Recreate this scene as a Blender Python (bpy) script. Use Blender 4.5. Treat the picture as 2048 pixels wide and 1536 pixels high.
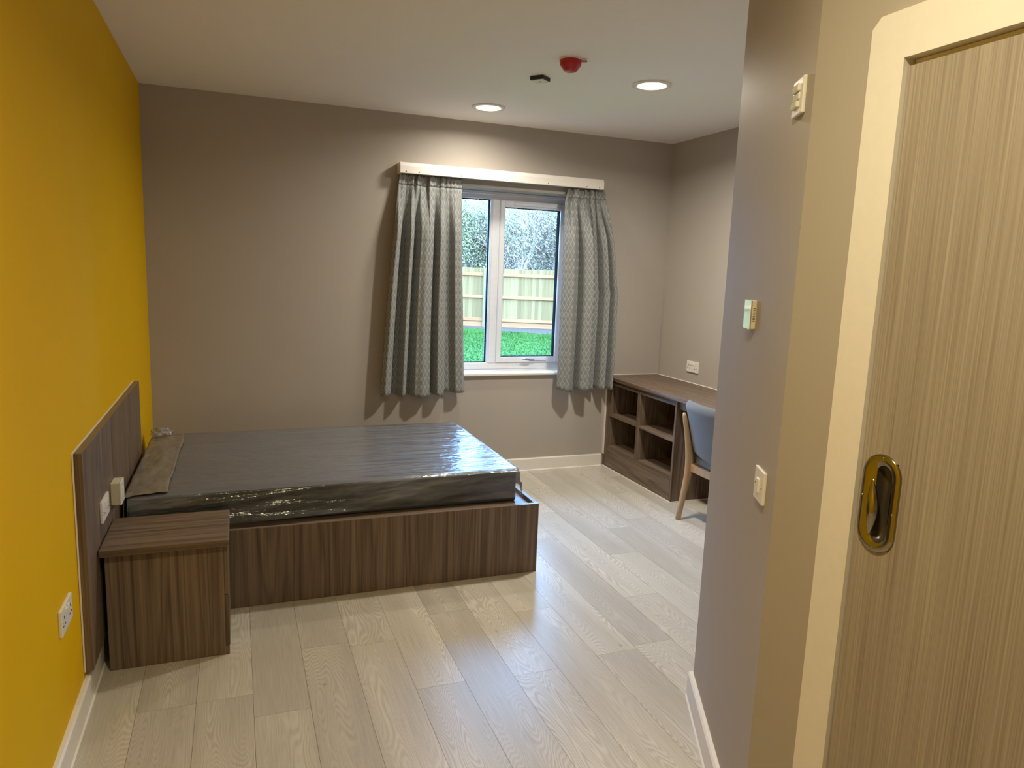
import bpy, bmesh, math, random
from mathutils import Vector, Matrix, noise
random.seed(7)
for o in list(bpy.data.objects): bpy.data.objects.remove(o)
SC = bpy.context.scene
COL = SC.collection

# ------------------------------------------------------------------ measures
H = 2.55; D = 5.011; W = 3.733           # room height, window wall, right wall
BACK = -1.35                             # wall behind the camera
XD = 1.705                               # wall with the sliding door
CA = (1.705, 1.314); CB = (2.057, 2.025) # ends of the angled wall

# ------------------------------------------------------------------ camera
def setup_camera():
    yaw, pitch, roll = 0.36991, 0.15740, 0.03748
    f = Vector((math.sin(yaw)*math.cos(pitch), math.cos(yaw)*math.cos(pitch), -math.sin(pitch)))
    r = Vector((math.cos(yaw), -math.sin(yaw), 0)); u = r.cross(f)
    r2 = math.cos(roll)*r + math.sin(roll)*u; u2 = -math.sin(roll)*r + math.cos(roll)*u
    cd = bpy.data.cameras.new('camera'); co = bpy.data.objects.new('camera', cd); COL.objects.link(co)
    m = Matrix((r2, u2, -f)).transposed().to_4x4(); m.translation = (0.513, 0.0, 1.533)
    co.matrix_world = m
    cd.sensor_width = 36.0; cd.lens = 1435.4/2048*36.0; cd.clip_start = 0.02; cd.clip_end = 300
    SC.camera = co
setup_camera()

# ------------------------------------------------------------------ light and exposure
wd = bpy.data.worlds.new('overcast_sky'); SC.world = wd; wd.use_nodes = True
_b = wd.node_tree.nodes['Background']
_b.inputs['Color'].default_value = (0.23, 0.51, 1.0, 1); _b.inputs['Strength'].default_value = 25.0
vs = SC.view_settings
SC.display_settings.display_device = 'sRGB'
vs.view_transform = 'Standard'; vs.look = 'None'; vs.gamma = 1.0; vs.use_curve_mapping = False
vs.exposure = 0.0
SC.cycles.use_denoising = True
SC.cycles.max_bounces = 10; SC.cycles.diffuse_bounces = 6; SC.cycles.transparent_max_bounces = 24
SC.cycles.sample_clamp_indirect = 6.0
LIGHTS = [((2.041, 4.536), 10.5, (1.0, 0.92, 0.79)), ((2.643, 3.567), 38.0, (1.0, 0.92, 0.79))]
LOBBY = [((0.90, 0.76), 21.5, (1.0, 0.88, 0.57))]
for (x, y), p, c in LIGHTS + LOBBY:
    ld = bpy.data.lights.new('downlight_beam', 'AREA'); ld.energy = p; ld.color = c
    ld.shape = 'DISK'; ld.size = 0.146; ld.spread = math.radians(165)
    lo = bpy.data.objects.new('downlight_beam', ld); COL.objects.link(lo); lo.location = (x, y, H-0.0125)

# ------------------------------------------------------------------ node helpers
def srgb(r, g, b):
    f = lambda v: (v/255/12.92) if v/255 <= 0.04045 else ((v/255+0.055)/1.055)**2.4
    return (f(r), f(g), f(b), 1)
class NT:
    def __init__(s, name):
        s.m = bpy.data.materials.new(name); s.m.use_nodes = True; s.t = s.m.node_tree
        s.bsdf = s.t.nodes['Principled BSDF']; s.out = s.t.nodes['Material Output']
    def n(s, typ, **kw):
        nd = s.t.nodes.new(typ)
        for k, v in kw.items():
            if k.startswith('i_'): nd.inputs[k[2:].replace('_', ' ')].default_value = v
            else: setattr(nd, k, v)
        return nd
    def l(s, a, b): s.t.links.new(a, b)
    def math(s, op, a, b=None, c=None):
        nd = s.t.nodes.new('ShaderNodeMath'); nd.operation = op
        for i, v in enumerate((a, b, c)):
            if v is None: continue
            if isinstance(v, (int, float)): nd.inputs[i].default_value = v
            else: s.l(v, nd.inputs[i])
        return nd.outputs[0]
    def vmath(s, op, a, b):
        nd = s.t.nodes.new('ShaderNodeVectorMath'); nd.operation = op
        for i, v in enumerate((a, b)):
            if isinstance(v, tuple): nd.inputs[i].default_value = v
            else: s.l(v, nd.inputs[i])
        return nd.outputs[0]
    def noise(s, vec, scale=1.0, detail=3.0, rough=0.5):
        nd = s.t.nodes.new('ShaderNodeTexNoise'); nd.inputs['Scale'].default_value = scale
        nd.inputs['Detail'].default_value = detail; nd.inputs['Roughness'].default_value = rough
        if vec is not None: s.l(vec, nd.inputs['Vector'])
        return nd.outputs['Fac']
    def ramp(s, fac, stops, interp='LINEAR'):
        nd = s.t.nodes.new('ShaderNodeValToRGB'); cr = nd.color_ramp; cr.interpolation = interp
        while len(cr.elements) < len(stops): cr.elements.new(0.5)
        for e, (p, c) in zip(cr.elements, stops): e.position = p; e.color = c if len(c) == 4 else (*c, 1)
        s.l(fac, nd.inputs['Fac']); return nd.outputs['Color']
    def mix(s, fac, a, b, mode='MIX'):
        nd = s.t.nodes.new('ShaderNodeMix'); nd.data_type = 'RGBA'; nd.blend_type = mode
        if isinstance(fac, (int, float)): nd.inputs[0].default_value = fac
        else: s.l(fac, nd.inputs[0])
        for i, v in ((6, a), (7, b)):
            if isinstance(v, tuple): nd.inputs[i].default_value = v if len(v) == 4 else (*v, 1)
            else: s.l(v, nd.inputs[i])
        return nd.outputs[2]
    def coord(s, kind='Object'):
        return s.t.nodes.new('ShaderNodeTexCoord').outputs[kind]
    def bump(s, h, strength=0.2, dist=0.002):
        nd = s.t.nodes.new('ShaderNodeBump'); nd.inputs['Strength'].default_value = strength
        nd.inputs['Distance'].default_value = dist; s.l(h, nd.inputs['Height'])
        s.l(nd.outputs[0], s.bsdf.inputs['Normal']); return nd
    def set(s, **kw):
        for k, v in kw.items():
            s.bsdf.inputs[k.replace('_', ' ')].default_value = v
        return s

def paint(name, col, rough=0.5, grain=0.05, scale=260.0, spec=0.4):
    t = NT(name); c = t.coord()
    nz = t.noise(c, 1.7, 2)
    a = tuple(v*(1-grain) for v in col[:3]); b = tuple(min(1, v*(1+grain)) for v in col[:3])
    t.l(t.ramp(nz, [(0.3, a), (0.7, b)]), t.bsdf.inputs['Base Color'])
    t.bump(t.noise(c, scale, 2), 0.12, 0.001)
    t.set(Roughness=rough); t.bsdf.inputs['Specular IOR Level'].default_value = spec
    return t.m
def plain(name, col, rough=0.4, metal=0.0, spec=0.5):
    t = NT(name); c = t.coord()
    nz = t.noise(c, 40, 2)
    a = tuple(v*0.985 for v in col[:3]); b = tuple(min(1, v*1.015) for v in col[:3])
    t.l(t.ramp(nz, [(0.3, a), (0.7, b)]), t.bsdf.inputs['Base Color'])
    t.set(Roughness=rough, Metallic=metal); t.bsdf.inputs['Specular IOR Level'].default_value = spec
    return t.m
def emit(name, col, s):
    t = NT(name); t.set(Emission_Color=(*col, 1), Emission_Strength=s, Base_Color=(0.9, 0.9, 0.9, 1)); return t.m

def laminate(name, dark, mid, light, axis, freq=1.0, rough=0.42, contour=75.0, fine_f=150.0, lines=0.15, broad=0.45):
    """wood-grain laminate; axis = grain direction in object space"""
    t = NT(name); c = t.coord()
    rnd = t.n('ShaderNodeObjectInfo').outputs['Random']
    comb = t.n('ShaderNodeCombineXYZ')
    for i in range(3): t.l(t.math('MULTIPLY', rnd, 11.0+7*i), comb.inputs[i])
    c = t.vmath('ADD', c, comb.outputs[0])
    sc = [7.0*freq]*3; sc[axis] = 0.36*freq
    v = t.vmath('MULTIPLY', c, tuple(sc))
    h = t.noise(v, 1.0, 2.0, 0.45)
    band = t.math('SINE', t.math('MULTIPLY', h, contour))
    sc2 = [fine_f]*3; sc2[axis] = 2.2
    fine = t.noise(t.vmath('MULTIPLY', c, tuple(sc2)), 1.0, 3, 0.6)
    sc3 = [38.0]*3; sc3[axis] = 0.5
    streak = t.noise(t.vmath('MULTIPLY', c, tuple(sc3)), 1.0, 2, 0.5)
    thin = t.math('POWER', t.math('ADD', t.math('MULTIPLY', band, 0.5), 0.5), 3.0)     # narrow dark growth lines
    f = t.math('ADD', t.math('MULTIPLY', fine, 1.05-broad), t.math('MULTIPLY', streak, broad))
    f = t.math('SUBTRACT', f, t.math('SUBTRACT', t.math('MULTIPLY', thin, lines), lines*0.30))
    t.l(t.ramp(f, [(0.30, dark), (0.50, mid), (0.72, light)]), t.bsdf.inputs['Base Color'])
    t.bump(fine, 0.10, 0.0006)
    t.set(Roughness=rough); t.bsdf.inputs['Specular IOR Level'].default_value = 0.35
    return t.m

M = {}
M['yellow'] = paint('mustard_yellow_paint', (0.74, 0.44, 0.001), 0.6, 0.02, spec=0.12)
M['taupe'] = paint('taupe_wall_paint', (0.43, 0.39, 0.345), 0.58, 0.02, spec=0.25)
M['ceiling'] = paint('white_ceiling_paint', (0.88, 0.875, 0.865), 0.8, 0.01)
M['gloss'] = plain('white_satin_woodwork', (0.80, 0.77, 0.72), 0.32)
M['seal'] = plain('white_sealant', (0.86, 0.83, 0.78), 0.35)
M['upvc'] = plain('white_upvc', (0.78, 0.80, 0.84), 0.22)
M['black_gasket'] = plain('black_gasket', (0.006, 0.007, 0.008), 0.95, 0.0, 0.03)
M['white_plastic'] = plain('white_plastic', (0.80, 0.78, 0.74), 0.28)
M['slot'] = plain('dark_slot', (0.03, 0.028, 0.026), 0.6)
M['cream_plastic'] = plain('cream_plastic', (0.70, 0.64, 0.50), 0.4)
_d, _m, _l = (0.076, 0.050, 0.036), (0.142, 0.099, 0.070), (0.225, 0.166, 0.122)
M['wood_z'] = laminate('walnut_laminate_upright_grain', _d, _m, _l, 2)
M['wood_x'] = laminate('walnut_laminate_crosswise_grain', _d, _m, _l, 0)
M['wood_y'] = laminate('walnut_laminate_lengthwise_grain', _d, _m, _l, 1)
M['wood_edge'] = plain('walnut_edge_banding', (0.17, 0.132, 0.105), 0.35)
M['door_wood'] = laminate('pale_oak_door_laminate', (0.235, 0.195, 0.155), (0.33, 0.285, 0.235), (0.43, 0.38, 0.32), 2, 1.0, 0.4, 20.0, 290.0, 0.04, 0.25)
M['beech'] = laminate('beech_chair_wood', (0.38, 0.255, 0.145), (0.45, 0.305, 0.18), (0.51, 0.355, 0.215), 2, 1.3, 0.35, 10.0, 150.0, 0.05)
M['metal'] = plain('polished_steel', (0.36, 0.335, 0.28), 0.15, 1.0)
M['screw'] = plain('screw_metal', (0.30, 0.28, 0.25), 0.35, 1.0)
M['chrome'] = plain('satin_chrome', (0.62, 0.64, 0.68), 0.25, 1.0)

def fabric_grey():
    t = NT('blue_grey_upholstery'); c = t.coord()
    w = t.noise(c, 420, 2); b = t.noise(c, 9, 3)
    col = t.mix(t.math('MULTIPLY', w, 0.5), (0.125, 0.126, 0.122), (0.195, 0.194, 0.186))
    t.l(t.mix(t.math('MULTIPLY', b, 0.25), col, (0.115, 0.116, 0.113)), t.bsdf.inputs['Base Color'])
    t.bump(w, 0.35, 0.001); t.set(Roughness=0.85); t.bsdf.inputs['Specular IOR Level'].default_value = 0.2
    t.bsdf.inputs['Sheen Weight'].default_value = 0.25
    return t.m
M['upholstery'] = fabric_grey()

def floor_vinyl():
    t = NT('pale_oak_vinyl_plank'); c = t.coord()
    inf = t.n('ShaderNodeObjectInfo'); rnd = inf.outputs['Random']
    comb = t.n('ShaderNodeCombineXYZ')
    t.l(t.math('MULTIPLY', rnd, 37.0), comb.inputs[0]); t.l(t.math('MULTIPLY', rnd, 91.0), comb.inputs[1])
    p = t.vmath('ADD', c, comb.outputs[0])
    wob = t.noise(t.vmath('MULTIPLY', p, (60, 14, 1)), 1.0, 2)
    h = t.noise(t.vmath('MULTIPLY', p, (8.5, 1.25, 1)), 1.0, 1.0, 0.4)
    h2 = t.math('ADD', h, t.math('MULTIPLY', wob, 0.012))
    band = t.math('SINE', t.math('MULTIPLY', h2, 300.0))
    heart = t.noise(t.vmath('MULTIPLY', p, (5.0, 0.6, 1)), 1.0, 1.0)
    amt = t.ramp(heart, [(0.42, (0, 0, 0)), (0.60, (1, 1, 1))])
    fine = t.noise(t.vmath('MULTIPLY', p, (210, 5, 1)), 1.0, 3, 0.6)
    base = t.ramp(fine, [(0.3, (0.415, 0.385, 0.325)), (0.7, (0.53, 0.495, 0.43))])
    bl = t.math('MULTIPLY', t.math('MULTIPLY', t.math('ADD', t.math('MULTIPLY', band, 0.5), 0.5), amt), 0.8)
    col = t.mix(bl, base, (0.66, 0.62, 0.55))
    # dark knots
    vo = t.n('ShaderNodeTexVoronoi'); vo.inputs['Scale'].default_value = 1.0; t.l(t.vmath('MULTIPLY', p, (7.5, 3.6, 0.01)), vo.inputs['Vector'])
    kn = t.ramp(vo.outputs['Distance'], [(0.02, (1, 1, 1)), (0.055, (0, 0, 0))])
    col = t.mix(t.math('MULTIPLY', kn, 0.55), col, (0.13, 0.105, 0.08))
    tone = t.ramp(rnd, [(0.0, (0.90, 0.89, 0.89)), (0.5, (0.97, 0.965, 0.955)), (1.0, (1.05, 1.04, 1.02))])
    col = t.mix(1.0, col, tone, 'MULTIPLY')
    t.l(col, t.bsdf.inputs['Base Color'])
    t.bump(fine, 0.16, 0.0008)
    t.l(t.math('ADD', 0.24, t.math('MULTIPLY', fine, 0.14)), t.bsdf.inputs['Roughness'])
    t.bsdf.inputs['Specular IOR Level'].default_value = 0.5
    return t.m
M['floor'] = floor_vinyl()

def curtain_mat():
    t = NT('grey_patterned_curtain_fabric'); uv = t.coord('UV')
    sep = t.n('ShaderNodeSeparateXYZ'); t.l(uv, sep.inputs[0])
    u = t.math('DIVIDE', sep.outputs[0], 0.033); v = t.math('DIVIDE', sep.outputs[1], 0.058)
    fu = t.math('ABSOLUTE', t.math('SUBTRACT', t.math('FRACT', u), 0.5))
    # pointed leaf lattice: zigzag with rounded shoulders, two interleaved sets
    bow = t.math('MULTIPLY', t.math('SINE', t.math('MULTIPLY', fu, math.pi*2)), 0.05)
    z1 = t.math('FRACT', t.math('ADD', t.math('ADD', v, fu), bow))
    z2 = t.math('FRACT', t.math('ADD', t.math('SUBTRACT', v, fu), t.math('MULTIPLY', bow, -1.0)))
    def line(z, w): return t.math('LESS_THAN', t.math('ABSOLUTE', t.math('SUBTRACT', z, 0.5)), w)
    ln = t.math('MAXIMUM', line(z1, 0.075), line(z2, 0.060))
    # woven dots, denser towards the tip of each leaf
    du = t.math('SINE', t.math('MULTIPLY', sep.outputs[0], 2*math.pi/0.0058)); dv = t.math('SINE', t.math('MULTIPLY', sep.outputs[1], 2*math.pi/0.0058))
    dots = t.math('GREATER_THAN', t.math('MULTIPLY', du, dv), 0.12)
    dens = t.math('MULTIPLY', dots, t.math('ADD', 0.3, t.math('MULTIPLY', z1, 0.6)))
    base = t.mix(dens, (0.225, 0.24, 0.24), (0.115, 0.13, 0.14))
    col = t.mix(t.math('MULTIPLY', ln, 0.75), base, (0.40, 0.40, 0.365))
    t.l(col, t.bsdf.inputs['Base Color'])
    t.bump(t.math('ADD', dots, ln), 0.15, 0.0005)
    t.set(Roughness=0.62); t.bsdf.inputs['Specular IOR Level'].default_value = 0.3; t.bsdf.inputs['Sheen Weight'].default_value = 0.15
    return t.m
M['curtain'] = curtain_mat()

def film_mat():
    t = NT('clear_plastic_film'); c = t.coord()
    nt = t.t
    w = t.noise(t.vmath('MULTIPLY', c, (2.2, 16, 16)), 1.0, 4, 0.55)
    w2 = t.noise(t.vmath('MULTIPLY', c, (14, 26, 26)), 1.0, 3, 0.6)
    hgt = t.math('ADD', w, t.math('MULTIPLY', w2, 0.35))
    bp = t.n('ShaderNodeBump'); bp.inputs['Strength'].default_value = 0.9; bp.inputs['Distance'].default_value = 0.016
    t.l(hgt, bp.inputs['Height'])
    tr = t.n('ShaderNodeBsdfTransparent'); tr.inputs[0].default_value = (0.96, 0.96, 0.95, 1)
    gl = t.n('ShaderNodeBsdfGlossy'); gl.inputs['Roughness'].default_value = 0.18; gl.inputs['Color'].default_value = (1, 1, 1, 1)
    t.l(bp.outputs[0], gl.inputs['Normal'])
    df = t.n('ShaderNodeBsdfDiffuse'); df.inputs[0].default_value = (0.52, 0.56, 0.66, 1)
    fr = t.n('ShaderNodeFresnel'); fr.inputs['IOR'].default_value = 1.55; t.l(bp.outputs[0], fr.inputs['Normal'])
    m0 = t.n('ShaderNodeMixShader'); sx = t.n('ShaderNodeSeparateXYZ'); t.l(c, sx.inputs[0])
    dg = t.n('ShaderNodeCombineXYZ')      # long diagonal pale bands, painted in for streaks of light reflected off folds
    t.l(t.math('MULTIPLY', sx.outputs[0], 1.5), dg.inputs[0]); t.l(t.math('ADD', t.math('MULTIPLY', sx.outputs[1], 4.5), t.math('MULTIPLY', sx.outputs[0], 0.8)), dg.inputs[1])
    t.l(t.math('ADD', t.math('MULTIPLY', sx.outputs[2], 13.0), t.math('MULTIPLY', sx.outputs[0], -1.6)), dg.inputs[2])
    fold = t.ramp(t.noise(dg.outputs[0], 1.0, 3, 0.55), [(0.46, (0.0, 0.0, 0.0)), (0.58, (0.14, 0.14, 0.14)), (0.68, (0.42, 0.42, 0.42))])
    sep_f = t.n('ShaderNodeSeparateColor'); t.l(fold, sep_f.inputs[0])
    on_top = t.math('GREATER_THAN', sx.outputs[2], 0.158)     # pale haze painted evenly over the top for light it catches; sides keep bands
    hz = t.math('ADD', t.math('MULTIPLY', sep_f.outputs[0], t.math('SUBTRACT', 1.0, t.math('MULTIPLY', on_top, 0.85))), t.math('MULTIPLY', on_top, 0.24))
    t.l(t.math('ADD', hz, t.math('MULTIPLY', w2, 0.05)), m0.inputs[0]); t.l(tr.outputs[0], m0.inputs[1]); t.l(df.outputs[0], m0.inputs[2])
    m1 = t.n('ShaderNodeMixShader'); t.l(t.math('MINIMUM', t.math('MULTIPLY', fr.outputs[0], 1.15), 1.0), m1.inputs[0])
    t.l(m0.outputs[0], m1.inputs[1]); t.l(gl.outputs[0], m1.inputs[2]); t.l(m1.outputs[0], t.out.inputs['Surface'])
    return t.m
M['film'] = film_mat()
def flap_mat():
    t = NT('folded_milky_film'); c = t.coord()
    w = t.noise(t.vmath('MULTIPLY', c, (18, 7, 18)), 1.0, 4, 0.55)
    t.l(t.ramp(w, [(0.3, (0.20, 0.175, 0.145)), (0.7, (0.27, 0.235, 0.195))]), t.bsdf.inputs['Base Color'])
    t.bump(w, 0.4, 0.012); t.bsdf.inputs['Specular IOR Level'].default_value = 0.3; t.set(Roughness=0.45); return t.m
M['flap'] = flap_mat()
M['mattress'] = plain('charcoal_mattress_cover', (0.070, 0.078, 0.098), 0.55)

def glass_mat():
    t = NT('clear_window_glass')
    tr = t.n('ShaderNodeBsdfTransparent'); tr.inputs[0].default_value = (0.97, 0.985, 0.98, 1)
    gl = t.n('ShaderNodeBsdfGlossy'); gl.inputs['Roughness'].default_value = 0.01
    fr = t.n('ShaderNodeFresnel'); fr.inputs['IOR'].default_value = 1.25
    mx = t.n('ShaderNodeMixShader'); t.l(fr.outputs[0], mx.inputs[0]); t.l(tr.outputs[0], mx.inputs[1]); t.l(gl.outputs[0], mx.inputs[2])
    t.l(mx.outputs[0], t.out.inputs['Surface']); return t.m
M['glass'] = glass_mat()

def noisy(name, stops, scale, rough=0.8, vecscale=(1, 1, 1), bump=0.3, dist=0.01, rnd=0.0):
    t = NT(name); c = t.coord()
    n_ = t.noise(t.vmath('MULTIPLY', c, vecscale), scale, 4, 0.6)
    if rnd:
        r = t.n('ShaderNodeObjectInfo').outputs['Random']
        n_ = t.math('ADD', n_, t.math('MULTIPLY', t.math('SUBTRACT', r, 0.5), rnd))
    t.l(t.ramp(n_, stops), t.bsdf.inputs['Base Color']); t.bump(n_, bump, dist)
    t.set(Roughness=rough); t.bsdf.inputs['Specular IOR Level'].default_value = 0.15; return t.m
M['lawn'] = noisy('lawn_soil_and_grass', [(0.3, (0.024, 0.060, 0.007)), (0.7, (0.048, 0.099, 0.011))], 3.0, 0.9)
M['blade'] = noisy('grass_blade', [(0.3, (0.026, 0.066, 0.007)), (0.7, (0.060, 0.110, 0.011))], 1.2, 0.7)
M['gravel'] = noisy('grey_gravel', [(0.3, (0.054, 0.035, 0.025)), (0.7, (0.168, 0.105, 0.073))], 22.0, 0.9, bump=0.8, dist=0.03)
M['paving'] = noisy('grey_paving', [(0.3, (0.324, 0.219, 0.165)), (0.7, (0.461, 0.312, 0.227))], 6.0, 0.9)
M['fence'] = noisy('treated_softwood', [(0.25, (0.216, 0.114, 0.042)), (0.75, (0.332, 0.178, 0.071))], 1.0, 0.8, (14, 14, 1.0), 0.2, 0.003, 0.45)
M['fence_rail'] = noisy('pinkish_softwood_rail', [(0.25, (0.321, 0.117, 0.043)), (0.75, (0.406, 0.169, 0.069))], 1.0, 0.8, (1.5, 1.5, 16), 0.2, 0.003, 0.3)
M['fence_post'] = noisy('greyed_softwood_post', [(0.25, (0.212, 0.135, 0.067)), (0.75, (0.275, 0.174, 0.084))], 1.0, 0.8, (14, 14, 1.0), 0.2, 0.003)
M['bark'] = noisy('pale_grey_bark', [(0.3, (0.498, 0.356, 0.259)), (0.7, (0.830, 0.572, 0.395))], 5.0, 0.9)
M['leaf_teal'] = noisy('blue_green_leaf', [(0.25, (0.138, 0.131, 0.084)), (0.5, (0.373, 0.310, 0.187)), (0.8, (0.719, 0.535, 0.272))], 2.2, 0.6)
M['leaf_green'] = noisy('yellow_green_leaf', [(0.25, (0.138, 0.131, 0.039)), (0.5, (0.443, 0.348, 0.084)), (0.8, (0.748, 0.517, 0.169))], 2.0, 0.6)
M['leaf_mauve'] = noisy('mauve_grey_leaf', [(0.25, (0.180, 0.107, 0.084)), (0.5, (0.430, 0.253, 0.187)), (0.8, (0.748, 0.460, 0.290))], 2.2, 0.6)

# ------------------------------------------------------------------ mesh helpers
def link(name, me, mat=None, parent=None, loc=(0, 0, 0), rz=0.0):
    o = bpy.data.objects.new(name, me); COL.objects.link(o)
    if mat is not None and me is not None:
        me.materials.clear(); me.materials.append(mat)
    o.location = loc; o.rotation_euler = (0, 0, rz)
    if parent is not None: o.parent = parent
    return o
def finish(bm, name, mat=None, parent=None, smooth=False, loc=(0, 0, 0), rz=0.0):
    bmesh.ops.recalc_face_normals(bm, faces=bm.faces[:])
    me = bpy.data.meshes.new(name); bm.to_mesh(me); bm.free()
    if smooth:
        for p in me.polygons: p.use_smooth = True
    return link(name, me, mat, parent, loc, rz)
def box(bm, x0, x1, y0, y1, z0, z1, bev=0.0, seg=1):
    vs_ = [bm.verts.new((x, y, z)) for z in (z0, z1) for y in (y0, y1) for x in (x0, x1)]
    fs = [(0, 1, 3, 2), (4, 6, 7, 5), (0, 4, 5, 1), (2, 3, 7, 6), (0, 2, 6, 4), (1, 5, 7, 3)]
    nf = [bm.faces.new([vs_[i] for i in f]) for f in fs]
    if bev > 0:
        es = list({e for f in nf for e in f.edges})
        bmesh.ops.bevel(bm, geom=es, offset=bev, segments=seg, affect='EDGES', profile=0.6)
def bx(name, mat, parent, x0, x1, y0, y1, z0, z1, bev=0.0, seg=1, smooth=False):
    """a box part: coordinates in the parent's frame"""
    bm = bmesh.new(); box(bm, x0, x1, y0, y1, z0, z1, bev, seg); return finish(bm, name, mat, parent, smooth)
def wbx(name, mat, parent, x0, x1, y0, y1, z0, z1, bev=0.0, seg=1):
    """same, coordinates in the world, parent being an unrotated Empty"""
    l = parent.location if parent else Vector((0, 0, 0))
    return bx(name, mat, parent, x0-l.x, x1-l.x, y0-l.y, y1-l.y, z0-l.z, z1-l.z, bev, seg)
def prism(bm, pts, z0, z1):
    lo = [bm.verts.new((x, y, z0)) for x, y in pts]; hi = [bm.verts.new((x, y, z1)) for x, y in pts]
    n = len(pts)
    bm.faces.new(lo[::-1]); bm.faces.new(hi)
    for i in range(n): bm.faces.new((lo[i], lo[(i+1) % n], hi[(i+1) % n], hi[i]))
def extrude_x(bm, prof, x0, x1):
    """profile of (y, z) run along x"""
    a = [bm.verts.new((x0, y, z)) for y, z in prof]; b = [bm.verts.new((x1, y, z)) for y, z in prof]
    n = len(prof); bm.faces.new(a); bm.faces.new(b[::-1])
    for i in range(n): bm.faces.new((a[i], a[(i+1) % n], b[(i+1) % n], b[i]))
def lathe(bm, prof, seg=32, cx=0, cy=0):
    rings = []
    for r, z in prof:
        if r < 1e-6: rings.append([bm.verts.new((cx, cy, z))])
        else: rings.append([bm.verts.new((cx+r*math.cos(2*math.pi*i/seg), cy+r*math.sin(2*math.pi*i/seg), z)) for i in range(seg)])
    for a, b in zip(rings, rings[1:]):
        if len(a) == 1 and len(b) == 1: continue
        for i in range(seg):
            j = (i+1) % seg
            if len(a) == 1: bm.faces.new((a[0], b[i], b[j]))
            elif len(b) == 1: bm.faces.new((a[i], a[j], b[0]))
            else: bm.faces.new((a[i], a[j], b[j], b[i]))
def sweep(bm, path, size, seg=12, power=0.55, side=Vector((0, 1, 0))):
    """rounded-rectangle section (w along `side`, d across) carried along a path"""
    rings = []
    n = len(path)
    for k, (p, (w, d)) in enumerate(zip(path, size)):
        p = Vector(p); a = Vector(path[max(k-1, 0)]); b = Vector(path[min(k+1, n-1)])
        t = (b-a).normalized(); s = (side - t*side.dot(t)).normalized(); q = t.cross(s)
        r = []
        for i in range(seg):
            th = 2*math.pi*(i+0.5)/seg; c, s_ = math.cos(th), math.sin(th)
            cc = math.copysign(abs(c)**power, c); ss = math.copysign(abs(s_)**power, s_)
            r.append(bm.verts.new(p + s*cc*w/2 + q*ss*d/2))
        rings.append(r)
    for a, b in zip(rings, rings[1:]):
        for i in range(seg): bm.faces.new((a[i], a[(i+1) % seg], b[(i+1) % seg], b[i]))
    bm.faces.new(rings[0][::-1]); bm.faces.new(rings[-1])
def thing(name, label, cat, loc=(0, 0, 0), rz=0.0, group=None):
    o = bpy.data.objects.new(name, None); COL.objects.link(o); o.empty_display_size = 0.05
    o.location = loc; o.rotation_euler = (0, 0, rz); o['label'] = label; o['category'] = cat
    if group: o['group'] = group
    return o
def struct(o, label=None):
    o['kind'] = 'structure'
    if label: o['label'] = label
    return o

# ------------------------------------------------------------------ room shell
T = 0.12
bm = bmesh.new(); box(bm, -T, W+T, BACK-T, D+0.32, -0.15, -0.0022)
floor = struct(finish(bm, 'floor', M['slot'])); floor['label'] = 'pale grey oak effect vinyl plank floor of the bedroom'
bm = bmesh.new(); box(bm, -T, W+T, BACK-T, D+0.32, H, H+0.15)
struct(finish(bm, 'ceiling', M['ceiling']))['label'] = 'plain white ceiling over the bedroom'
bm = bmesh.new(); box(bm, -T, 0, BACK-T, D, -0.0022, H)
struct(finish(bm, 'wall_left', M['yellow']))['label'] = 'mustard yellow painted wall behind the headboard'
# back wall with the window opening
OX0, OX1, OZ0, OZ1 = 1.70, 2.992, 0.748, 2.103
bm = bmesh.new()
box(bm, -T, OX0, D, D+0.32, -0.0022, H); box(bm, OX1, W+T, D, D+0.32, -0.0022, H)
box(bm, OX0, OX1, D, D+0.32, -0.0022, OZ0); box(bm, OX0, OX1, D, D+0.32, OZ1, H)
struct(finish(bm, 'wall_back', M['taupe']))['label'] = 'taupe painted wall holding the window'
bm = bmesh.new(); box(bm, W, W+T, CB[1], D, -0.0022, H)
struct(finish(bm, 'wall_right', M['taupe']))['label'] = 'taupe painted wall above the desk'
bm = bmesh.new(); box(bm, -T, W+T, BACK-T, BACK, -0.0022, H)
struct(finish(bm, 'wall_front', M['taupe']))['label'] = 'taupe painted wall behind the viewer'
# bathroom walls: angled corner, return towards the desk, and the wall with the sliding door
DY0, DY1, DZ = 0.10, 1.069, 1.951      # door opening
SK = 0.03
bm = bmesh.new()
prism(bm, [(CA[0], CA[1]), (CB[0], CB[1]), (CB[0]+0.10, CB[1]-0.08), (CA[0]+0.11, CA[1]-0.03)], -0.0022, H)
struct(finish(bm, 'wall_angled', M['taupe']))['label'] = 'grey taupe angled wall carrying the switch and thermostat'
bm = bmesh.new(); prism(bm, [(CB[0]+0.0002, CB[1]), (W, CB[1]), (W, CB[1]-0.08), (CB[0]+0.10, CB[1]-0.08)], -0.0022, H)
struct(finish(bm, 'wall_return', M['taupe']))['label'] = 'taupe wall returning behind the angled corner'
bm = bmesh.new()
box(bm, XD, XD+SK, DY1+0.005, CA[1], -0.0022, H); box(bm, XD, XD+SK, DY0-0.005, DY1+0.005, DZ+0.005, H); box(bm, XD, XD+SK, BACK, DY0-0.005, -0.0022, H)
box(bm, XD+0.10, XD+0.14, BACK, CA[1]-0.04, -0.0022, H)
struct(finish(bm, 'wall_door', M['taupe']))['label'] = 'taupe wall around the sliding door'

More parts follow.
